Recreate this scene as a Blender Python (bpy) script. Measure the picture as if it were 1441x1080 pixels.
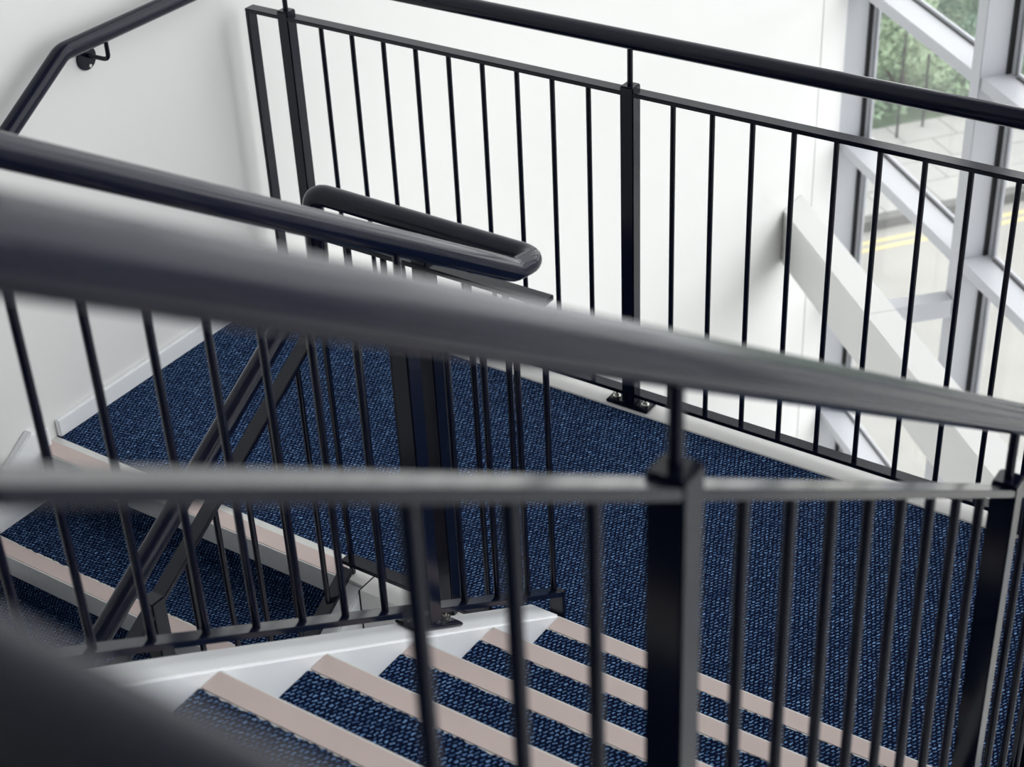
import bpy, bmesh, math, random
from mathutils import Vector, Matrix
random.seed(7)
SC = bpy.context.scene
COL = SC.collection
for o in list(bpy.data.objects):
    bpy.data.objects.remove(o)

# ------------------------------------------------------------------ camera
cd = bpy.data.cameras.new('camera')
cam = bpy.data.objects.new('camera', cd)
COL.objects.link(cam)
RIGHT = Vector((0.8325077, 0.5524178, -0.0420172))
DOWN = Vector((0.2741106, -0.4766235, -0.8352805))
FWD = Vector((-0.4814502, 0.6838601, -0.5482163))
m = Matrix((RIGHT, -DOWN, -FWD)).transposed().to_4x4()
m.translation = Vector((2.0235, -3.4651, 2.7116))
cam.matrix_world = m
cd.sensor_fit = 'HORIZONTAL'
cd.sensor_width = 36.0
cd.lens = 58.95
cd.clip_start = 0.05
cd.clip_end = 200
cd.dof.use_dof = True
cd.dof.focus_distance = 4.0
cd.dof.aperture_fstop = 5.0
SC.camera = cam

# ------------------------------------------------------------------ sky and exposure
W = bpy.data.worlds.new('overcast_sky')
SC.world = W
W.use_nodes = True
wn, wl = W.node_tree.nodes, W.node_tree.links
wn.clear()
wo = wn.new('ShaderNodeOutputWorld')
bg = wn.new('ShaderNodeBackground')
tc = wn.new('ShaderNodeTexCoord')
sx = wn.new('ShaderNodeSeparateXYZ')
rp = wn.new('ShaderNodeValToRGB')
rp.color_ramp.elements[0].position = 0.0
rp.color_ramp.elements[0].color = (0.93, 0.935, 0.945, 1)
rp.color_ramp.elements[1].position = 1.0
rp.color_ramp.elements[1].color = (1.0, 0.995, 0.995, 1)
wl.new(tc.outputs['Generated'], sx.inputs[0])
wl.new(sx.outputs['Z'], rp.inputs[0])
wl.new(rp.outputs[0], bg.inputs['Color'])
bg.inputs['Strength'].default_value = 2.2
wl.new(bg.outputs[0], wo.inputs['Surface'])

SC.view_settings.view_transform = 'Standard'
SC.view_settings.look = 'None'
SC.view_settings.gamma = 1.0
SC.view_settings.use_curve_mapping = False
SC.view_settings.exposure = 0.66

# sky portal on the glazed wall (guides sampling of the sky, adds no light)
GA = math.radians(-42)
G = Vector((math.cos(GA), math.sin(GA), 0))         # along the glazing, towards the viewer's right
N = Vector((-G.y, G.x, 0))                          # outwards through the glass
P1 = Vector((-1.352, 4.6146, 0))                      # inner face of the first mullion
GLEN = 15.92  # glazing run extended out of view to brighten the left wall
pl = bpy.data.lights.new('sky_portal', 'AREA')
pl.shape = 'RECTANGLE'
pl.size = GLEN
pl.size_y = 13.0
pl.cycles.is_portal = True
po = bpy.data.objects.new('sky_portal', pl)
COL.objects.link(po)
po.matrix_world = Matrix((G, Vector((0, 0, 1)), G.cross(Vector((0, 0, 1))))).transposed().to_4x4()
if (po.matrix_world.to_3x3() @ Vector((0, 0, -1))).dot(N) > 0:
    po.matrix_world = Matrix((-G, Vector((0, 0, 1)), (-G).cross(Vector((0, 0, 1))))).transposed().to_4x4()
po.location = P1 + G * (GLEN / 2) + N * 0.35 + Vector((0, 0, 1.3))

# ------------------------------------------------------------------ materials
def lin(r, g, b):
    f = lambda c: (c / 255 / 12.92) if c / 255 <= 0.04045 else ((c / 255 + 0.055) / 1.055) ** 2.4
    return (f(r), f(g), f(b), 1)

def pmat(name, col, rough=0.5, metal=0.0, spec=0.5, noise=None, bump=None):
    M = bpy.data.materials.new(name)
    M.use_nodes = True
    nt = M.node_tree
    b = nt.nodes['Principled BSDF']
    b.inputs['Base Color'].default_value = col
    b.inputs['Roughness'].default_value = rough
    b.inputs['Metallic'].default_value = metal
    b.inputs['Specular IOR Level'].default_value = spec
    if noise or bump:
        g = nt.nodes.new('ShaderNodeNewGeometry')
    if noise:
        scale, amt = noise
        n = nt.nodes.new('ShaderNodeTexNoise')
        n.inputs['Scale'].default_value = scale
        n.inputs['Detail'].default_value = 4
        nt.links.new(g.outputs['Position'], n.inputs['Vector'])
        mx = nt.nodes.new('ShaderNodeMix')
        mx.data_type = 'RGBA'
        mx.inputs[6].default_value = tuple(c * (1 - amt) for c in col[:3]) + (1,)
        mx.inputs[7].default_value = tuple(min(1, c * (1 + amt)) for c in col[:3]) + (1,)
        nt.links.new(n.outputs['Fac'], mx.inputs[0])
        nt.links.new(mx.outputs[2], b.inputs['Base Color'])
    if bump:
        scale, amt = bump
        n = nt.nodes.new('ShaderNodeTexNoise')
        n.inputs['Scale'].default_value = scale
        nt.links.new(g.outputs['Position'], n.inputs['Vector'])
        bp = nt.nodes.new('ShaderNodeBump')
        bp.inputs['Strength'].default_value = amt
        bp.inputs['Distance'].default_value = 0.002
        nt.links.new(n.outputs['Fac'], bp.inputs['Height'])
        nt.links.new(bp.outputs[0], b.inputs['Normal'])
    return M

M_PAINT = pmat('navy_black_paint', (0.0036, 0.0052, 0.0150, 1), 0.15, spec=0.37, noise=(9, 0.25))
M_RAIL = pmat('navy_black_gloss_paint', (0.0042, 0.0060, 0.0185, 1), 0.14, spec=0.30, noise=(7, 0.25))
M_WALL = pmat('white_wall_paint', (0.80, 0.80, 0.79, 1), 0.65, noise=(2.2, 0.012), bump=(60, 0.03))
M_TRIM = pmat('white_trim_paint', (0.86, 0.875, 0.90, 1), 0.42, noise=(6, 0.03))
M_KERB = pmat('white_kerb_paint', (0.82, 0.815, 0.80, 1), 0.5, noise=(14, 0.06), bump=(80, 0.05))
M_FRAME = pmat('pale_grey_frame_paint', (0.55, 0.565, 0.605, 1), 0.4)
M_GASKET = pmat('black_rubber', (0.012, 0.012, 0.013, 1), 0.6)
M_ALU = pmat('brushed_aluminium', (0.74, 0.75, 0.73, 1), 0.42, metal=0.5, noise=(40, 0.08))
M_INSERT = pmat('pink_grey_rubber', (0.60, 0.49, 0.465, 1), 0.55, noise=(18, 0.05))
M_STEEL = pmat('zinc_steel', (0.75, 0.74, 0.70, 1), 0.25, metal=1.0)
M_CEIL = pmat('darkened_ceiling', (0.38, 0.38, 0.38, 1), 0.8)  # unseen ceiling toned down to dim the descending flight
M_DARK = pmat('darkened_back_wall', (0.05, 0.05, 0.055, 1), 0.8)  # unseen back wall kept dark so viewer-facing metal reflects little
M_ROAD = pmat('pale_asphalt', (0.27, 0.266, 0.25, 1), 0.9, noise=(3, 0.10), bump=(120, 0.3))
M_SLAB = pmat('paving_stone', (0.29, 0.29, 0.28, 1), 0.85, noise=(2.5, 0.12))
M_JOINT = pmat('paving_joint', (0.13, 0.13, 0.12, 1), 0.9)
M_KSTONE = pmat('kerb_stone', (0.11, 0.11, 0.105, 1), 0.9, noise=(4, 0.15))
M_YELLOW = pmat('yellow_road_paint', (0.46, 0.40, 0.21, 1), 0.8, noise=(12, 0.12))
M_WLINE = pmat('white_road_paint', (0.42, 0.41, 0.38, 1), 0.8)
M_GRASS = pmat('grass_ground', (0.10, 0.14, 0.09, 1), 0.95, noise=(3, 0.3))
M_BARK = pmat('bark', (0.09, 0.07, 0.05, 1), 0.9)
M_LEAF = [pmat('leaf_green_a', (0.23, 0.32, 0.21, 1), 0.7, noise=(1.6, 0.35)),
          pmat('leaf_green_b', (0.32, 0.42, 0.27, 1), 0.7, noise=(1.6, 0.35)),
          pmat('leaf_green_c', (0.17, 0.255, 0.185, 1), 0.7, noise=(1.6, 0.35))]

def glass_mat():
    M = bpy.data.materials.new('window_glass')
    M.use_nodes = True
    nt = M.node_tree
    nt.nodes.clear()
    o = nt.nodes.new('ShaderNodeOutputMaterial')
    t = nt.nodes.new('ShaderNodeBsdfTransparent')
    t.inputs[0].default_value = (0.955, 0.962, 0.957, 1)
    g = nt.nodes.new('ShaderNodeBsdfGlossy')
    g.inputs['Roughness'].default_value = 0.02
    lw = nt.nodes.new('ShaderNodeLayerWeight')
    lw.inputs['Blend'].default_value = 0.5
    pw = nt.nodes.new('ShaderNodeMath'); pw.operation = 'POWER'
    pw.inputs[1].default_value = 5.0
    nt.links.new(lw.outputs['Facing'], pw.inputs[0])
    fr = nt.nodes.new('ShaderNodeMath'); fr.operation = 'MULTIPLY_ADD'
    fr.inputs[1].default_value = 0.92
    fr.inputs[2].default_value = 0.04
    nt.links.new(pw.outputs[0], fr.inputs[0])
    mx = nt.nodes.new('ShaderNodeMixShader')
    nt.links.new(fr.outputs[0], mx.inputs[0])
    nt.links.new(t.outputs[0], mx.inputs[1])
    nt.links.new(g.outputs[0], mx.inputs[2])
    nt.links.new(mx.outputs[0], o.inputs['Surface'])
    return M
M_GLASS = glass_mat()

def carpet_mat():
    """navy loop carpet: short pale-blue stitches in staggered rows on a dark ground"""
    M = bpy.data.materials.new('navy_loop_carpet')
    M.use_nodes = True
    nt = M.node_tree
    L = nt.links.new
    b = nt.nodes['Principled BSDF']
    b.inputs['Roughness'].default_value = 0.95
    b.inputs['Specular IOR Level'].default_value = 0.12
    g = nt.nodes.new('ShaderNodeNewGeometry')
    sp = nt.nodes.new('ShaderNodeSeparateXYZ'); L(g.outputs['Position'], sp.inputs[0])
    yz = nt.nodes.new('ShaderNodeMath'); yz.operation = 'ADD'
    L(sp.outputs['Y'], yz.inputs[0]); L(sp.outputs['Z'], yz.inputs[1])
    cb_ = nt.nodes.new('ShaderNodeCombineXYZ')
    L(sp.outputs['X'], cb_.inputs[0]); L(yz.outputs[0], cb_.inputs[1])
    # wobble
    nz = nt.nodes.new('ShaderNodeTexNoise')
    nz.inputs['Scale'].default_value = 95
    nz.inputs['Detail'].default_value = 1
    L(g.outputs['Position'], nz.inputs['Vector'])
    sb = nt.nodes.new('ShaderNodeVectorMath'); sb.operation = 'SUBTRACT'
    sb.inputs[1].default_value = (0.5, 0.5, 0.5)
    L(nz.outputs['Color'], sb.inputs[0])
    sc = nt.nodes.new('ShaderNodeVectorMath'); sc.operation = 'SCALE'
    sc.inputs['Scale'].default_value = 0.0105
    L(sb.outputs[0], sc.inputs[0])
    ad = nt.nodes.new('ShaderNodeVectorMath'); ad.operation = 'ADD'
    L(cb_.outputs[0], ad.inputs[0]); L(sc.outputs[0], ad.inputs[1])
    mp = nt.nodes.new('ShaderNodeMapping')
    mp.inputs['Rotation'].default_value = (0, 0, math.radians(-62))
    L(ad.outputs[0], mp.inputs['Vector'])
    br = nt.nodes.new('ShaderNodeTexBrick')
    br.offset = 0.5
    br.inputs['Color1'].default_value = (1, 1, 1, 1)
    br.inputs['Color2'].default_value = (0.6, 0.6, 0.6, 1)
    br.inputs['Mortar'].default_value = (0, 0, 0, 1)
    br.inputs['Scale'].default_value = 1.0
    br.inputs['Brick Width'].default_value = 0.0135
    br.inputs['Row Height'].default_value = 0.0086
    br.inputs['Mortar Size'].default_value = 0.0033
    br.inputs['Mortar Smooth'].default_value = 0.4
    L(mp.outputs[0], br.inputs['Vector'])
    rp = nt.nodes.new('ShaderNodeValToRGB')
    e = rp.color_ramp.elements
    e[0].position = 0.12; e[0].color = (0.0005, 0.0042, 0.024, 1)
    e[1].position = 0.95; e[1].color = (0.175, 0.315, 0.57, 1)
    mid = e.new(0.5); mid.color = (0.016, 0.055, 0.165, 1)
    L(br.outputs['Color'], rp.inputs[0])
    # slow tone variation over the floor
    n2 = nt.nodes.new('ShaderNodeTexNoise')
    n2.inputs['Scale'].default_value = 3.5
    L(g.outputs['Position'], n2.inputs['Vector'])
    r2 = nt.nodes.new('ShaderNodeMapRange')
    r2.inputs[3].default_value = 0.8; r2.inputs[4].default_value = 1.2
    L(n2.outputs['Fac'], r2.inputs[0])
    mu = nt.nodes.new('ShaderNodeVectorMath'); mu.operation = 'SCALE'
    L(rp.outputs[0], mu.inputs[0]); L(r2.outputs[0], mu.inputs['Scale'])
    L(mu.outputs[0], b.inputs['Base Color'])
    bp = nt.nodes.new('ShaderNodeBump')
    bp.inputs['Strength'].default_value = 0.7
    bp.inputs['Distance'].default_value = 0.003
    L(br.outputs['Color'], bp.inputs['Height'])
    L(bp.outputs[0], b.inputs['Normal'])
    return M
M_CARPET = carpet_mat()

# ------------------------------------------------------------------ geometry helpers
def box(a, b):
    x0, y0, z0 = (min(a[i], b[i]) for i in range(3))
    x1, y1, z1 = (max(a[i], b[i]) for i in range(3))
    v = [(x0, y0, z0), (x1, y0, z0), (x1, y1, z0), (x0, y1, z0), (x0, y0, z1), (x1, y0, z1), (x1, y1, z1), (x0, y1, z1)]
    f = [(0, 3, 2, 1), (4, 5, 6, 7), (0, 1, 5, 4), (1, 2, 6, 5), (2, 3, 7, 6), (3, 0, 4, 7)]
    return v, f

def obox(o, ux, uy, uz, a, b):
    """box in a local frame"""
    v, f = box(a, b)
    o = Vector(o)
    return [tuple(o + ux * p[0] + uy * p[1] + uz * p[2]) for p in v], f

def prism_x(poly, x0, x1):
    """polygon in (y,z) swept along x"""
    n = len(poly)
    v = [(x0, y, z) for y, z in poly] + [(x1, y, z) for y, z in poly]
    f = [tuple(range(n))[::-1], tuple(range(n, 2 * n))]
    f += [(i, (i + 1) % n, n + (i + 1) % n, n + i) for i in range(n)]
    return v, f

def bar_yz(x0, x1, ya, za, yb, zb, t):
    """flat bar of vertical thickness t below the line (ya,za)-(yb,zb)"""
    return prism_x([(ya, za - t), (yb, zb - t), (yb, zb), (ya, za)], x0, x1)

def cyl(c, r, h, seg=14, axis=(0, 0, 1)):
    ax = Vector(axis).normalized()
    a = ax.orthogonal().normalized(); b = ax.cross(a)
    c = Vector(c)
    v = []
    for k in (0, h):
        for i in range(seg):
            t = 2 * math.pi * i / seg
            v.append(tuple(c + ax * k + a * (r * math.cos(t)) + b * (r * math.sin(t))))
    f = [tuple(range(seg))[::-1], tuple(range(seg, 2 * seg))]
    f += [(i, (i + 1) % seg, seg + (i + 1) % seg, seg + i) for i in range(seg)]
    return v, f

def fillet(pts, rad, n=8):
    pts = [Vector(p) for p in pts]
    out = [pts[0]]
    for i in range(1, len(pts) - 1):
        p = pts[i]
        d0 = (pts[i - 1] - p); d1 = (pts[i + 1] - p)
        l0, l1 = d0.length, d1.length
        d0.normalize(); d1.normalize()
        ang = d0.angle(d1)
        rr = rad[i] if isinstance(rad, (list, tuple)) else rad
        t = min(rr / math.tan(ang / 2), 0.48 * l0, 0.48 * l1)
        a, b = p + d0 * t, p + d1 * t
        for k in range(n + 1):
            s = k / n
            out.append(a * (1 - s) ** 2 + p * (2 * s * (1 - s)) + b * s ** 2)
    out.append(pts[-1])
    return out

def tube(path, r, seg=20):
    path = [Vector(p) for p in path]
    v, f = [], []
    t = (path[1] - path[0]).normalized()
    nrm = t.orthogonal().normalized()
    for i, p in enumerate(path):
        if i == 0: t2 = (path[1] - path[0]).normalized()
        elif i == len(path) - 1: t2 = (path[-1] - path[-2]).normalized()
        else: t2 = ((path[i + 1] - p).normalized() + (p - path[i - 1]).normalized()).normalized()
        nrm = (t.rotation_difference(t2) @ nrm).normalized()
        t = t2
        b = t.cross(nrm)
        for k in range(seg):
            a = 2 * math.pi * k / seg
            v.append(tuple(p + nrm * (r * math.cos(a)) + b * (r * math.sin(a))))
    for i in range(len(path) - 1):
        for k in range(seg):
            k2 = (k + 1) % seg
            f.append((i * seg + k, i * seg + k2, (i + 1) * seg + k2, (i + 1) * seg + k))
    f.append(tuple(range(seg))[::-1])
    f.append(tuple(range((len(path) - 1) * seg, len(path) * seg)))
    return v, f

def merge(*parts):
    v, f = [], []
    for pv, pf in parts:
        o = len(v)
        v += list(pv)
        f += [tuple(i + o for i in q) for q in pf]
    return v, f

WORLD = {}
def link(o, parent, origin):
    COL.objects.link(o)
    o.location = origin
    WORLD[o.name] = Vector(origin)
    if parent:
        o.parent = parent
        o.location = Vector(origin) - WORLD[parent.name]

def obj(name, vf, mat, parent=None, smooth=False, bevel=0.0, seg=2, origin=None, label=None):
    v, f = vf
    if origin is None:
        origin = Vector(((min(p[0] for p in v) + max(p[0] for p in v)) / 2,
                         (min(p[1] for p in v) + max(p[1] for p in v)) / 2,
                         min(p[2] for p in v)))
    origin = Vector(origin)
    me = bpy.data.meshes.new(name)
    me.from_pydata([tuple(Vector(p) - origin) for p in v], [], f)
    bm = bmesh.new(); bm.from_mesh(me)
    bmesh.ops.recalc_face_normals(bm, faces=bm.faces)
    if bevel:
        ed = [e for e in bm.edges if len(e.link_faces) == 2 and e.calc_face_angle(0) > 0.5]
        bmesh.ops.bevel(bm, geom=ed, offset=bevel, segments=seg, affect='EDGES', clamp_overlap=True)
    bm.to_mesh(me); bm.free()
    me.materials.append(mat)
    if smooth:
        for p in me.polygons:
            p.use_smooth = True
        bm = bmesh.new(); bm.from_mesh(me)
        for e in bm.edges:
            if len(e.link_faces) == 2 and e.calc_face_angle(0) > 0.7:
                e.smooth = False
        bm.to_mesh(me); bm.free()
    o = bpy.data.objects.new(name, me)
    link(o, parent, origin)
    if label:
        o['label'] = label
    return o

def inst(src, name, loc, parent):
    o = bpy.data.objects.new(name, src.data)
    link(o, parent, loc)
    return o

def thing(name, loc, label, cat, group=None):
    o = bpy.data.objects.new(name, None)
    o.empty_display_size = 0.1
    link(o, None, loc)
    tag(o, label, cat, group)
    return o

def tag(o, label, cat, group=None):
    o['label'] = label
    o['category'] = cat
    if group:
        o['group'] = group
    return o

def struct(o, label=None):
    o['kind'] = 'structure'
    if label:
        o['label'] = label
    return o

# ------------------------------------------------------------------ stair dimensions
R_, G_ = 0.1621, 0.2546          # riser, going
SL = R_ / G_
YN = -1.0405                     # front of the first up-flight nosing
YD = -1.047                      # front of the landing nosing of the down flight
XL = -1.34                       # face of the left wall
XN0, XN1 = 0.415, 1.410          # up flight between its stringers
XD1 = -0.250                     # right end of the down-flight nosings
YK = -0.040                      # landing carpet stops here, kerb begins
NS = 8
ZUP = NS * R_
ZLO = -NS * R_
XE = 1.52                        # right edge of the landing

# ------------------------------------------------------------------ setting: walls, floors, ceiling
ZF = -5.0                        # street and ground-floor level
ZCL = 7.6  # ceiling raised out of view so taller glazing admits more sky light
struct(obj('wall_left', box((XL - 0.2, -7.0, ZF), (XL, -0.046, ZCL)), M_WALL, bevel=0.010, seg=5), 'white plastered wall beside the descending flight')
struct(obj('wall_far', box((XL - 0.2, -0.046, ZF), (-1.352, 4.300, ZCL)), M_WALL), 'bright white wall beyond the landing railing, reaching the glazing')
struct(obj('trim_1', box((XL - 0.2, 4.306, ZF), (-1.350, 4.75, ZCL)), M_WALL), 'white pier strip between the wall and the glazing')
struct(obj('trim_5', box((XL - 0.2, 4.3001, ZF), (-1.358, 4.3059, ZCL)), M_JOINT), 'narrow shadow joint in the white wall')
struct(obj('wall_back', box((XL - 0.2, -7.2, ZF), (10.9, -7.0, ZCL)), M_DARK), 'wall behind the viewer')
def plan_prism(poly, z0, z1):
    n = len(poly)
    v = [(x, y, z0) for x, y in poly] + [(x, y, z1) for x, y in poly]
    return v, [tuple(range(n))[::-1], tuple(range(n, 2 * n))] + [(i, (i + 1) % n, n + (i + 1) % n, n + i) for i in range(n)]
GE = P1 + G * GLEN + N * 0.19
GO = P1 + N * 0.19
PLAN = [(XL - 0.2, 4.75), (GO.x, 4.75), (GO.x, GO.y), (GE.x, GE.y), (10.9, GE.y), (10.9, -7.2), (XL - 0.2, -7.2)]
struct(obj('ceiling', plan_prism(PLAN, ZCL, ZCL + 0.2), M_CEIL), 'ceiling above the stairwell')
struct(obj('floor_ground', plan_prism(PLAN, ZF - 0.2, ZF), M_KERB), 'ground floor at the bottom of the stairwell')
struct(obj('wall_right', box((10.7, -7.0, ZF), (10.9, GE.y, ZCL)), M_WALL), 'solid wall past the end of the glazing')

# landing: slab with carpet, kerb and fascia
fl = struct(obj('floor', box((XL, -0.985, -0.02), (XE - 0.02, YK, 0.0)), M_CARPET), 'navy loop-pile carpet on the half landing')
obj('carpet_border', box((XL, -0.985, -0.02), (XD1 - 0.0, -0.9695, 0.0)), M_CARPET, fl)
struct(obj('trim_2', box((XL + 0.001, YK, -0.32), (XE, 0.062, 0.002)), M_KERB, bevel=0.004), 'white painted kerb under the far landing railing')
struct(obj('trim_3', merge(box((-0.1675, -1.059, -0.30), (0.336, -0.985, 0.001)), box((XD1 + 0.001, -1.0415, -0.30), (-0.173, -0.985, 0.001))), M_KERB, bevel=0.002), 'white landing edge over the open stairwell')
struct(obj('trim_4', box((XL, -0.985, -0.30), (XE, YK, -0.0205)), M_KERB), 'white soffit slab of the half landing')
obj('sealant_gap', box((-0.1725, -1.0575, -0.28), (-0.168, -0.99, -0.002)), M_GASKET, bpy.data.objects['trim_3'])
struct(obj('baseboard_left', box((XL, -0.965, 0.0), (-1.3235, YK, 0.058)), M_TRIM, bevel=0.004), 'white baseboard along the landing')

# upper landing where the viewer stands, lower landing
YT = YN - (NS - 1) * G_
struct(obj('floor_upper', merge(box((XL, -7.0, ZUP - 0.25), (1.505, YT - 0.055, ZUP)),
                                box((1.506, -7.0, ZUP - 0.25), (4.6, -3.36, ZUP))), M_CARPET), 'carpeted upper landing')
struct(obj('floor_lower', box((XL, -7.0, ZLO - R_ - 0.2), (0.33, YD - NS * G_ - 0.055, ZLO)), M_CARPET), 'carpeted lower landing')

# ------------------------------------------------------------------ stair flights
def ragged_carpet(x0, x1, yf, yb, z0, z1):
    """carpet slab whose front edge (towards +y) is cut unevenly"""
    n = int((x1 - x0) / 0.006)
    top = []
    for i in range(n + 1):
        x = x0 + (x1 - x0) * i / n
        top.append((x, yf + random.uniform(-0.0028, 0.0028)))
    v = [(x, y, z1) for x, y in top] + [(x, y, z0) for x, y in top]
    m_ = n + 1
    v += [(x, yb, z1) for x, y in top]
    f = []
    for i in range(n):
        f.append((i, i + 1, m_ + i + 1, m_ + i))
        f.append((i, 2 * m_ + i, 2 * m_ + i + 1, i + 1))
    return v, f

def nosing(flight, x0, x1, yf, z, depth, lip, back_strip=0.0, s=1):
    no = obj('nosing', merge(box((x0, yf - s * depth, z - 0.004), (x1, yf, z + 0.0015)),
                             box((x0, yf - s * 0.004, z - lip), (x1, yf, z - 0.0041)),
                             box((x0, yf - s * 0.012, z - lip), (x1, yf - s * 0.0041, z - lip + 0.004))), M_ALU, flight)
    obj('insert', box((x0 + 0.0015, yf - s * (depth - 0.0065 - back_strip), z + 0.0016), (x1 - 0.0015, yf - s * 0.004, z + 0.0032)), M_INSERT, no,
        label='pink-grey anti-slip strip')
    return no

up = thing('stair_flight', (0.9, -2.0, 0.0), 'flight of blue carpeted steps rising from the landing towards the viewer', 'stairs')
for k in range(1, NS + 1):
    yf, z = YN - (k - 1) * G_, k * R_
    obj('riser', box((XN0, yf - 0.030, z - R_), (XN1, yf - 0.014, z - 0.0045)), M_CARPET, up)
    nosing(up, XN0, XN1, yf, z, 0.055, 0.045)
    if k < NS:
        obj('tread', ragged_carpet(XN0, XN1, yf - 0.0525, yf - G_ - 0.0145, z - 0.01, z + 0.004), M_CARPET, up)

def stringer(flight, x0, x1, zoff, y_bot, y_top, sgn, yref, zref, depth=0.34, foot=None):
    """sloped side plate; top edge zoff above the nosing line"""
    zt = lambda y: zref + sgn * SL * (y - yref) + zoff
    poly = [(y_bot, zt(y_bot)), (y_top, zt(y_top)), (y_top, zt(y_top) - depth), (y_bot, zt(y_bot) - depth)]
    if foot is not None:
        # cut the bottom at z = foot
        yc = yref + (foot + depth - zref - zoff) / (sgn * SL)
        poly = [(y_bot, zt(y_bot)), (y_top, zt(y_top)), (y_top, zt(y_top) - depth), (yc, foot), (y_bot, foot)]
    return obj('stringer', prism_x(poly, x0, x1), M_TRIM, flight, bevel=0.004)

stringer(up, 0.337, 0.4145, 0.004, YN + 0.003, YT - 0.06, -1, YN, R_, foot=0.0005)
stringer(up, 1.4105, 1.50, 0.004, YN + 0.003, YT - 0.06, -1, YN, R_, foot=0.0005)
obj('soffit', prism_x([(YN - 0.06, 0.0), (YT, ZUP - R_ - 0.02), (YT, ZUP - R_ - 0.13), (YN - 0.20, 0.0)], XN0 - 0.0005, XN1 + 0.0005), M_TRIM, up)

dn = thing('stair_flight', (-0.8, -2.0, ZLO), 'dim flight of carpeted steps descending along the left wall', 'stairs')
for k in range(0, NS + 1):
    yf, z = YD - k * G_, -k * R_
    xa = XL + (0.0005 if k == 0 else 0.021)
    nosing(dn, xa, XD1, yf, z + (0.0015 if k == 0 else 0), 0.0775 if k == 0 else 0.056, 0.066, 0.016 if k == 0 else 0.0, -1)
    if k < NS:
        obj('riser', box((XL + 0.0205, yf + 0.014, z - R_), (XD1, yf + 0.030, z - 0.0045)), M_CARPET, dn)
    if k:
        obj('tread', ragged_carpet(XL + 0.0205, XD1, yf + 0.0555, yf + G_ + 0.0145, z - 0.01, z + 0.004), M_CARPET, dn)
YDB = YD - NS * G_
zt = lambda y, o: SL * (y - YD) + o
obj('skirting', prism_x([(YD + 0.045, 0.058), (YD - 0.02, zt(YD - 0.02, 0.085)), (YDB, zt(YDB, 0.085)), (YDB, zt(YDB, -0.25)), (YD + 0.045, zt(YD + 0.045, -0.25))],
                        XL + 0.0005, XL + 0.020), M_TRIM, dn, bevel=0.003)
obj('skirting_cap', prism_x([(YD - 0.02, zt(YD - 0.02, 0.086)), (YDB, zt(YDB, 0.086)), (YDB, zt(YDB, 0.100)), (YD - 0.02, zt(YD - 0.02, 0.100))],
                            XL + 0.0005, XL + 0.028), M_TRIM, dn, bevel=0.003)
obj('stringer', prism_x([(YD + 0.005, -0.005), (YDB, zt(YDB, -0.02)), (YDB, zt(YDB, -0.36)), (YD + 0.005, -0.36)], XD1 + 0.0005, XD1 + 0.077), M_TRIM, dn, bevel=0.004)

# ------------------------------------------------------------------ railings
PW, BR, TW = 0.020, 0.0072, 0.0188     # half post, baluster radius, half flat-bar width
HR = 0.0243                            # handrail radius
BALU = {}
def baluster(parent, x, y, z0, z1):
    key = round(z1 - z0, 3)
    if key not in BALU:
        o = obj('baluster', cyl((0, 0, 0), BR, z1 - z0, 16), M_PAINT, parent, smooth=True, origin=(0, 0, 0))
        BALU[key] = o
        o.location = Vector((x, y, z0)) - WORLD[parent.name]
        WORLD[o.name] = Vector((x, y, z0))
        return o
    return inst(BALU[key], 'baluster', (x, y, z0), parent)

def bolt(parent, x, y, z):
    v1 = cyl((x, y, z), 0.0115, 0.003, 16)
    v2 = cyl((x, y, z + 0.003), 0.0085, 0.007, 6)
    v3 = cyl((x, y, z + 0.010), 0.0045, 0.006, 10)
    return obj('bolt', merge(v1, v2, v3), M_STEEL, parent)

def post(parent, x, y, z0, z1, plate='x', spig=None, tilt=0.0):
    p = obj('post', box((x - PW, y - PW, z0 + 0.010), (x + PW, y + PW, z1)), M_PAINT, parent, bevel=0.003)
    if plate:
        lx, ly = (0.068, 0.030) if plate == 'x' else (0.030, 0.075)
        v, f = box((x - lx, y - ly, z0), (x + lx, y + ly, z0 + 0.010))
        if tilt:
            v = [(a, b, c + tilt * (b - y)) for a, b, c in v]
        obj('base_plate', (v, f), M_PAINT, p, bevel=0.003)
        for s in (-1, 1):
            if plate == 'x': bolt(p, x + s * 0.047, y, z0 + 0.010)
            else: bolt(p, x, y + s * 0.052, z0 + 0.010 + tilt * s * 0.052)
    if spig:
        obj('spigot', cyl((x, y, z1 - 0.002), 0.0075, spig - z1, 14), M_PAINT, p, smooth=True)
    return p

PB, PO = 0.112, 0.126
# --- far landing railing (along x at y = 0) with a return along the right edge of the landing
far = thing('railing', (0.0, 0.0, 0.0), 'black metal railing along the far edge of the landing, before the white wall', 'railing')
ZR = 0.9606
XEND = 1.46
obj('top_rail', box((-1.292, -TW, ZR), (XEND + 0.02, TW, ZR + 0.012)), M_PAINT, far, bevel=0.0015)
obj('bottom_rail', box((-1.292, -TW, 0.038), (XEND + 0.02, TW, 0.050)), M_PAINT, far, bevel=0.0015)
obj('end_stile', box((-1.292, -TW, 0.004), (-1.280, TW, ZR - 0.0005)), M_PAINT, far, bevel=0.0015)
for px in (-1.148, 0.0, 1.148):
    post(far, px, 0.0, 0.0025, ZR + 0.026, 'x', 1.09)
for b0 in (-1.148, 0.0):
    for k in range(9):
        baluster(far, b0 + PO + PB * k, 0.0, 0.050, ZR)
for k in range(2):
    baluster(far, 1.148 + PO + PB * k, 0.0, 0.050, ZR)
post(far, XEND, 0.0, 0.0025, ZR + 0.026, None, 1.09)
obj('top_rail', box((XEND - TW, -0.90, ZR), (XEND + TW, -0.021, ZR + 0.012)), M_PAINT, far, bevel=0.0015)
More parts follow.
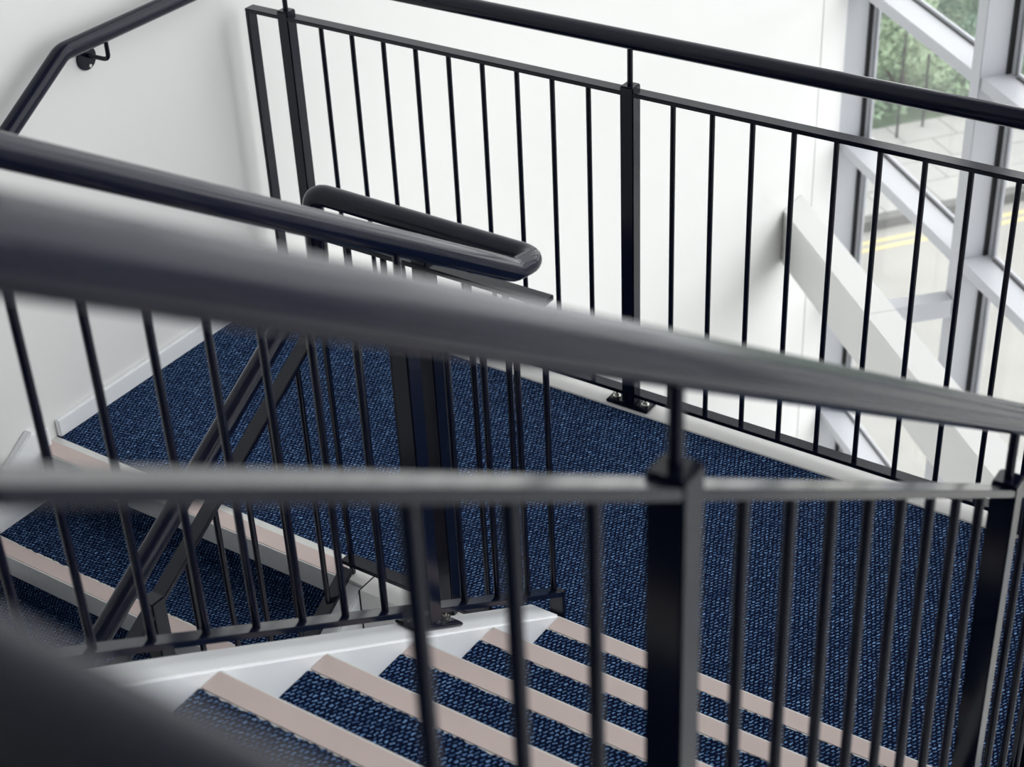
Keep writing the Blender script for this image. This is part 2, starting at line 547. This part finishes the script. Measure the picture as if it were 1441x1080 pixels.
obj('bottom_rail', box((XEND - TW, -0.90, 0.038), (XEND + TW, -0.021, 0.050)), M_PAINT, far, bevel=0.0015)
for k in range(7):
    baluster(far, XEND, -0.13 - PB * k, 0.050, ZR)
post(far, XEND, -0.90, 0.0, ZR + 0.026, None, 1.09)
ZH = 1.108
obj('handrail', tube(fillet([(-1.30, 0, ZH), (XEND, 0, ZH), (XEND, -0.93, ZH)], 0.07), HR, 24), M_RAIL, far, smooth=True)

# --- balustrade around the well: up-flight panel (x = X2), cross panel (y = YC), down-flight panel (x = X1)
X2, X1, YC = 0.365, -0.222, -1.015
cb = thing('balustrade', (X2, YC, 0.0), 'black metal balustrade wrapping the open well between the two flights', 'railing')
H2 = lambda y: 1.0665 - 0.6486 * (y + 1.0665)          # handrail axis, up flight
B2 = lambda y: R_ + 0.052 - 0.6409 * (y - YN)
T2 = lambda y: H2(y) - 0.122
YS = -3.02
Y2E = -0.975
obj('top_rail', bar_yz(X2 - TW, X2 + TW, YS, T2(YS), Y2E, T2(Y2E), 0.014), M_PAINT, cb, bevel=0.0015)
obj('bottom_rail', bar_yz(X2 - TW, X2 + TW, YS, B2(YS), Y2E, B2(Y2E), 0.014), M_PAINT, cb, bevel=0.0015)
obj('end_stile', box((X2 - TW, Y2E, 0.001), (X2 + TW, Y2E + 0.012, B2(Y2E) - 0.0005)), M_PAINT, cb, bevel=0.0015)
P2 = [-1.447, -2.500]
for py in P2:
    post(cb, X2 + 0.002, py, R_ - SL * (py - YN) + 0.006, T2(py) + 0.022, 'y', H2(py) - 0.018, tilt=-SL)
y2 = [-1.3226, -1.2045, -1.0890, -0.983] + [P2[0] - 0.130 - 0.1135 * k for k in range(8)] + [P2[1] - 0.13 - 0.1135 * k for k in range(3)]
LEN2 = T2(-1.5) - 0.014 - B2(-1.5)
for y in y2:
    baluster(cb, X2, y, B2(y) - 0.002, B2(y) + LEN2)
# cross panel
ZC = 0.975
obj('top_rail', box((X1 - 0.02, YC - TW, ZC), (0.4005, YC + TW, ZC + 0.012)), M_PAINT, cb, bevel=0.0015)
obj('bottom_rail', box((X1 - 0.02, YC - TW, 0.038), (X2 + 0.02, YC + TW, 0.050)), M_PAINT, cb, bevel=0.0015)
obj('corner_stile', box((X1 - 0.006, YC - 0.006, 0.0015), (X1 + 0.006, YC + 0.006, ZC - 0.0005)), M_PAINT, cb, bevel=0.0015)
post(cb, 0.082, YC + 0.004, 0.0015, ZC + 0.024, None, 1.052)
for x in (-0.122, -0.025, 0.199, 0.293):
    baluster(cb, x, YC, 0.050, ZC)
# down-flight panel
H1 = lambda y: 0.801 + 0.618 * (y + 1.148)
T1 = lambda y: H1(y) - 0.112
B1 = lambda y: 0.050 + 0.636 * (y - YC)
YE1 = -2.75
obj('top_rail', bar_yz(X1 - TW, X1 + TW, YE1, T1(YE1), YC - 0.007, T1(YC - 0.007), 0.014), M_PAINT, cb, bevel=0.0015)
obj('bottom_rail', bar_yz(X1 - TW, X1 + TW, YE1, B1(YE1), YC - 0.021, B1(YC - 0.021), 0.014), M_PAINT, cb, bevel=0.0015)
post(cb, X1, -1.655, B1(-1.655) - 0.036, T1(-1.655) + 0.016, None, None)
post(cb, X1, -2.70, B1(-2.70) - 0.036, T1(-2.70) + 0.016, None, None)
LEN1 = T1(-1.3) - 0.014 - B1(-1.3)
for y in [-1.118, -1.228, -1.332, -1.436, -1.540] + [-1.775 - 0.108 * k for k in range(8)]:
    baluster(cb, X1, y, B1(y) - 0.002, B1(y) + LEN1)
# continuous handrail
YH = -1.0
pts = [(X2, YS - 0.05, H2(YS - 0.05)), (X2, -1.085, H2(-1.085)), (X2, YH, 1.064), (X1, YH, 1.070), (X1, YH - 0.004, H1(YH)), (X1, YE1 - 0.1, H1(YE1 - 0.1))]
obj('handrail', tube(fillet(pts, [0, 0.06, 0.045, 0.045, 0.04, 0]), HR, 24), M_RAIL, cb, smooth=True)

# --- railing on the near side of the up flight, turning along the upper landing in front of the viewer
X3 = 1.46
nr = thing('railing', (X3, -2.0, 0.9), 'out-of-focus black railing sloping across the foreground', 'railing')
H3 = lambda y: 1.9506 - 0.652 * (y + 2.4154)
T3 = lambda y: H3(y) - 0.1275
B3 = lambda y: R_ + 0.052 - 0.648 * (y - YN)
Y3E, Y3S = -0.965, -3.10
ZN, YNR = 2.392, -3.272
obj('top_rail', bar_yz(X3 - TW, X3 + TW, Y3S, T3(Y3S), Y3E, T3(Y3E), 0.014), M_PAINT, nr, bevel=0.0015)
obj('bottom_rail', bar_yz(X3 - TW, X3 + TW, -2.80, B3(-2.80), Y3E, B3(Y3E), 0.014), M_PAINT, nr, bevel=0.0015)
obj('end_stile', box((X3 - TW, Y3E, 0.001), (X3 + TW, Y3E + 0.012, T3(Y3E) - 0.001)), M_PAINT, nr, bevel=0.0015)
P3 = [-1.357, -2.425]
for py in P3:
    post(nr, X3, py, R_ - SL * (py - YN) + 0.006, T3(py) + 0.018, 'y', H3(py) - 0.018, tilt=-SL)
LEN3 = T3(-2.0) - 0.014 - B3(-2.0)
y3 = [P3[1] + 0.138 + 0.1134 * k for k in range(8)] + [P3[1] - 0.1365 - 0.1145 * k for k in range(3)] + [P3[0] + 0.138 + 0.1134 * k for k in range(3)]
for y in y3:
    baluster(nr, X3, y, B3(y) - 0.002, B3(y) + LEN3)
pts = [(X3, Y3E - 0.03, H3(Y3E - 0.03)), (X3, -2.4154 - (ZN - 1.9506) / 0.652, ZN), (X3, YNR, ZN), (3.6, YNR, ZN)]
obj('handrail', tube(fillet(pts, [0, 0.12, 0.07, 0]), HR, 28), M_RAIL, nr, smooth=True)
obj('landing_top_rail', box((X3 - 0.02, YNR - TW, ZN - 0.14), (3.6, YNR + TW, ZN - 0.128)), M_PAINT, nr, bevel=0.0015)
obj('landing_bottom_rail', box((X3 - 0.02, YNR - TW, ZUP + 0.038), (3.6, YNR + TW, ZUP + 0.050)), M_PAINT, nr, bevel=0.0015)
for px in (X3, 2.55, 3.58):
    post(nr, px, YNR, ZUP - 0.24, ZN - 0.122, None, ZN - 0.018)
for k in range(8):
    baluster(nr, 1.60 + 0.115 * k, YNR, ZUP + 0.050, ZN - 0.14)
for k in range(7):
    baluster(nr, 2.69 + 0.115 * k, YNR, ZUP + 0.050, ZN - 0.14)

# --- wall handrail on the left wall
wh = thing('wall_handrail', (-1.262, -0.74, 1.1), 'dark round handrail fixed to the left white wall', 'handrail')
XH = -1.262
pts = [(XH, -0.10, 1.100), (XH, -0.740, 1.1025), (XH, -2.3, 1.1025 - 0.62 * 1.56)]
obj('rail', tube(fillet(pts, 0.06), HR, 24), M_RAIL, wh, smooth=True)
for by, bz in ((-0.600, 1.022), (-1.70, 0.425)):
    br = obj('bracket', tube(fillet([(XL + 0.004, by, bz + 0.008), (XH, by + 0.012, bz + 0.004), (XH, by + 0.012, bz + 0.066)], 0.018), 0.0062, 14), M_PAINT, wh, smooth=True)
    obj('rosette', cyl((XL + 0.0005, by, bz), 0.034, 0.006, 28, (1, 0, 0)), M_PAINT, br, bevel=0.0012)
    for s in (-1, 1):
        obj('screw', cyl((XL + 0.0066, by + s * 0.006, bz - s * 0.024), 0.005, 0.002, 12, (1, 0, 0)), M_STEEL, br)

# ------------------------------------------------------------------ glazed wall
UZ = Vector((0, 0, 1))
def gbox(g0, g1, n0, n1, z0, z1):
    return obox(P1, G, N, UZ, (g0, n0, z0), (g1, n1, z1))
MS, MW, MD = 1.447, 0.087, 0.168
win = obj('window_1', gbox(-0.02, GLEN, -0.004, 0.19, ZF + 0.001, ZF + 0.14), M_FRAME)
struct(win, 'white framed glass wall looking out over the street')
TZ = [-4.14, -3.212, -2.29, -1.372, -0.421, 0.53, 1.47, 2.41, 3.35, 4.29, 5.23, 6.17]
for i in range(0, 12):
    g0 = i * MS
    obj('mullion', gbox(g0 - MW, g0, 0.0, MD, ZF + 0.1405, ZCL - 0.001), M_FRAME, win, bevel=0.003)
    obj('gasket', gbox(g0 + 0.0005, g0 + 0.008, MD - 0.038, MD + 0.004, ZF + 0.15, ZCL - 0.01), M_GASKET, win)
    obj('glazing_bead', gbox(g0 + 0.0085, g0 + 0.034, MD - 0.014, MD + 0.004, ZF + 0.15, ZCL - 0.01), M_FRAME, win)
    obj('glazing_bead', gbox(g0 + 0.042, g0 + 0.060, MD - 0.006, MD + 0.004, ZF + 0.15, ZCL - 0.01), M_FRAME, win)
    obj('gasket', gbox(g0 + 0.0345, g0 + 0.0415, MD - 0.006, MD + 0.003, ZF + 0.15, ZCL - 0.01), M_KSTONE, win)
    if i == 11:
        continue
    ga, gb = g0 + 0.0005, g0 + MS - MW - 0.0005
    for k, z in enumerate(TZ):
        obj('transom', gbox(ga, gb, 0.008, MD - 0.0005, z - 0.062, z), M_FRAME, win, bevel=0.002)
        obj('gasket', gbox(g0 + 0.061, gb, MD - 0.022, MD - 0.019, z + 0.0003, z + 0.003), M_KSTONE, win)
        obj('glazing_bead', gbox(g0 + 0.061, gb, MD - 0.010, MD + 0.004, z + 0.0003, z + 0.020), M_FRAME, win)
        obj('gasket', gbox(g0 + 0.061, gb, MD - 0.013, MD - 0.0105, z + 0.0003, z + 0.004), M_KSTONE, win)
        z1 = TZ[k + 1] - 0.063 if k + 1 < len(TZ) else ZCL - 0.01
        obj('pane', gbox(g0 + 0.006, gb, MD + 0.005, MD + 0.013, z + 0.001, z1), M_GLASS, win)
        if k == 0:
            obj('pane', gbox(g0 + 0.006, gb, MD + 0.005, MD + 0.013, ZF + 0.141, z - 0.063), M_GLASS, win)

# floor-edge beam inside the glazing, resting in the white wall
GB = Vector((math.cos(math.radians(-44)), math.sin(math.radians(-44)), 0)); NB = Vector((-GB.y, GB.x, 0))
def bbox_(g0, g1, n0, n1, z0, z1):
    return obox(P1, GB, NB, UZ, (g0, n0, z0), (g1, n1, z1))
bmn = thing('steel_beam', tuple(P1 + GB * 0.6 + NB * -0.41 + Vector((0, 0, -1.822))), 'white boxed beam running diagonally along the inside of the glass wall', 'beam')
obj('casing', plan_prism([tuple((P1 + GB * g + NB * n)[:2]) for g, n in ((0.318, -0.327), (1.602, -0.327), (1.602, -0.487), (0.474, -0.487))], -1.822, -1.506), M_WALL, bmn, bevel=0.003)
obj('casing', bbox_(1.6045, 15.0, -0.487, -0.327, -1.822, -1.506), M_WALL, bmn, bevel=0.003)
for i in range(1, 11):
    q = P1 + G * (i * MS - MW * 0.5)
    gq = (q - P1).dot(GB); nq = (q - P1).dot(NB)
    obj('outrigger', bbox_(gq - 0.045, gq + 0.045, -0.3265, nq - 0.006, -1.70, -1.60), M_FRAME, bmn)

# ------------------------------------------------------------------ outside: street, planting
ZG = -5.0
rd = Vector((0.6225, 0.7826, 0)); rn = Vector((0.7826, -0.6225, 0))
K0 = Vector((-3.358, 10.186, ZG))
def sbox(a0, a1, b0, b1, z0, z1):
    return obox(K0, rd, rn, UZ, (a0, b0, z0), (a1, b1, z1))
road = struct(obj('road', sbox(-14, 24, 0.0, 22, -0.15, -0.10), M_ROAD), 'pale grey road outside the glass wall')
for off in (0.17, 0.30):
    obj('yellow_line', sbox(-14, 24, off, off + 0.062, -0.0995, -0.097), M_YELLOW, road)
obj('white_line', sbox(-14, 24, 4.0, 4.12, -0.0995, -0.097), M_WLINE, road)
obj('white_line', sbox(-14, 24, 5.2, 5.5, -0.0995, -0.097), M_WLINE, road)
pv = struct(obj('pavement', sbox(-14, 24, -1.855, -0.105, -0.10, -0.012), M_JOINT), 'paved footway beside the road')
for i in range(-6, 14):
    obj('kerb_stone', sbox(i * 0.9 + 0.004, i * 0.9 + 0.896, -0.10, 0.0, -0.12, 0.004), M_KSTONE, pv)
first = None
for i in range(-6, 18):
    for j in range(4):
        a = i * 0.62 + (0.31 if j % 2 else 0)
        if first is None:
            vv, ff = obox((0, 0, 0), rd, rn, UZ, (0, 0, 0), (0.612, 0.428, 0.02))
            first = obj('paving_slab', (vv, ff), M_SLAB, pv, bevel=0.003, origin=(0, 0, 0))
            w = K0 + rd * a + rn * (-1.85 + j * 0.435) + Vector((0, 0, -0.0115))
            first.location = w - WORLD['pavement']
        else:
            w = K0 + rd * a + rn * (-1.85 + j * 0.435) + Vector((0, 0, -0.0115 + random.uniform(-0.001, 0.002)))
            inst(first, 'paving_slab', w, pv)
struct(obj('verge', sbox(-14, 24, -16.0, -1.86, -0.12, -0.02), M_GRASS), 'planted ground behind the footway')

def shrub(a, b, h, rx, mat, label, n=5200):
    base = K0 + rd * a + rn * b + Vector((0, 0, -0.02))
    t = thing('shrub', tuple(base), label, 'shrub', 'shrubs across the street')
    v, f = [], []
    lobes = []
    for _ in range(16):
        an, q = random.uniform(0, 6.28), rx * 0.6 * math.sqrt(random.random())
        lobes.append((Vector((q * math.cos(an), q * math.sin(an), random.uniform(0.25, 0.82) * h)), random.uniform(0.26, 0.38) * rx))
    for _ in range(n):
        c, r = random.choice(lobes)
        d = Vector((random.gauss(0, 1), random.gauss(0, 1), random.gauss(0.35, 1))).normalized()
        p = base + c + d * (r * random.uniform(0.7, 1.04))
        s = random.uniform(0.014, 0.036)
        nrm = (d + Vector((random.gauss(0, .5), random.gauss(0, .5), random.gauss(0.2, .5)))).normalized()
        u = nrm.orthogonal().normalized(); w = nrm.cross(u)
        an = random.uniform(0, 6.28)
        u, w = u * math.cos(an) + w * math.sin(an), w * math.cos(an) - u * math.sin(an)
        i = len(v)
        v += [tuple(p - u * s), tuple(p + w * s * 0.55), tuple(p + u * s), tuple(p - w * s * 0.55)]
        f.append((i, i + 1, i + 2, i + 3))
    fo = obj('foliage', (v, f), mat, t)
    fo['kind'] = 'stuff'
    obj('stem', merge(*[tube([base + Vector((0, 0, -0.01)), base + c * 0.5 + Vector((0, 0, 0.05)), base + c], 0.02, 7) for c, r in lobes[:5]]), M_BARK, t)

ORD = ['leftmost', 'second from the left', 'third from the left', 'fourth from the left', 'fifth from the left']
for i in range(4):
    shrub(0.55 + 1.22 * i, -2.47 + random.uniform(-0.02, 0.02), 1.3 + 0.2 * (i % 2), 0.60, M_LEAF[i % 3], 'green shrub in the front row beside the footway, ' + ORD[i], 9000)
for i in range(3):
    shrub(1.1 + 1.75 * i, -4.02 + random.uniform(-0.04, 0.04), 1.7 + 0.3 * (i % 2), 0.86, M_LEAF[(i + 1) % 3], 'taller pale green bush in the back row, ' + ORD[i], 12000)
v, f = [], []
for _ in range(26000):
    a, b = random.uniform(-1.5, 7.5), random.uniform(-8.5, -1.88)
    hh = 0.10 + 0.16 * (0.5 + 0.5 * math.sin(a * 3.1 + b * 2.3)) * random.random()
    p = K0 + rd * a + rn * b + Vector((0, 0, hh))
    s_ = random.uniform(0.02, 0.05)
    nrm = Vector((random.gauss(0, .5), random.gauss(0, .5), 1)).normalized()
    u = nrm.orthogonal().normalized(); w = nrm.cross(u)
    an = random.uniform(0, 6.28)
    u, w = u * math.cos(an) + w * math.sin(an), w * math.cos(an) - u * math.sin(an)
    k = len(v)
    v += [tuple(p - u * s_), tuple(p + w * s_ * 0.6), tuple(p + u * s_), tuple(p - w * s_ * 0.6)]
    f.append((k, k + 1, k + 2, k + 3))
gc = obj('ground_cover', (v, f), M_LEAF[0], bpy.data.objects['verge'])
gc['kind'] = 'stuff'
for (x, y), hh, lb in (((-3.83, 12.115), 1.12, 'slender dark pole added for a line in the glass, left of two'), ((-3.70, 12.50), 0.80, 'shorter slender dark pole added for a line in the glass, right of two')):
    w = Vector((x, y, ZG + 0.009))
    t = thing('standin', tuple(w), lb, 'standin')  # added dark rod imitating a vertical line that shows in the glass
    obj('shaft', cyl(tuple(w), 0.014, hh, 10), M_GASKET, t, smooth=True)
    obj('cap', cyl(tuple(w + Vector((0, 0, hh))), 0.018, 0.02, 10), M_GASKET, t, smooth=True)
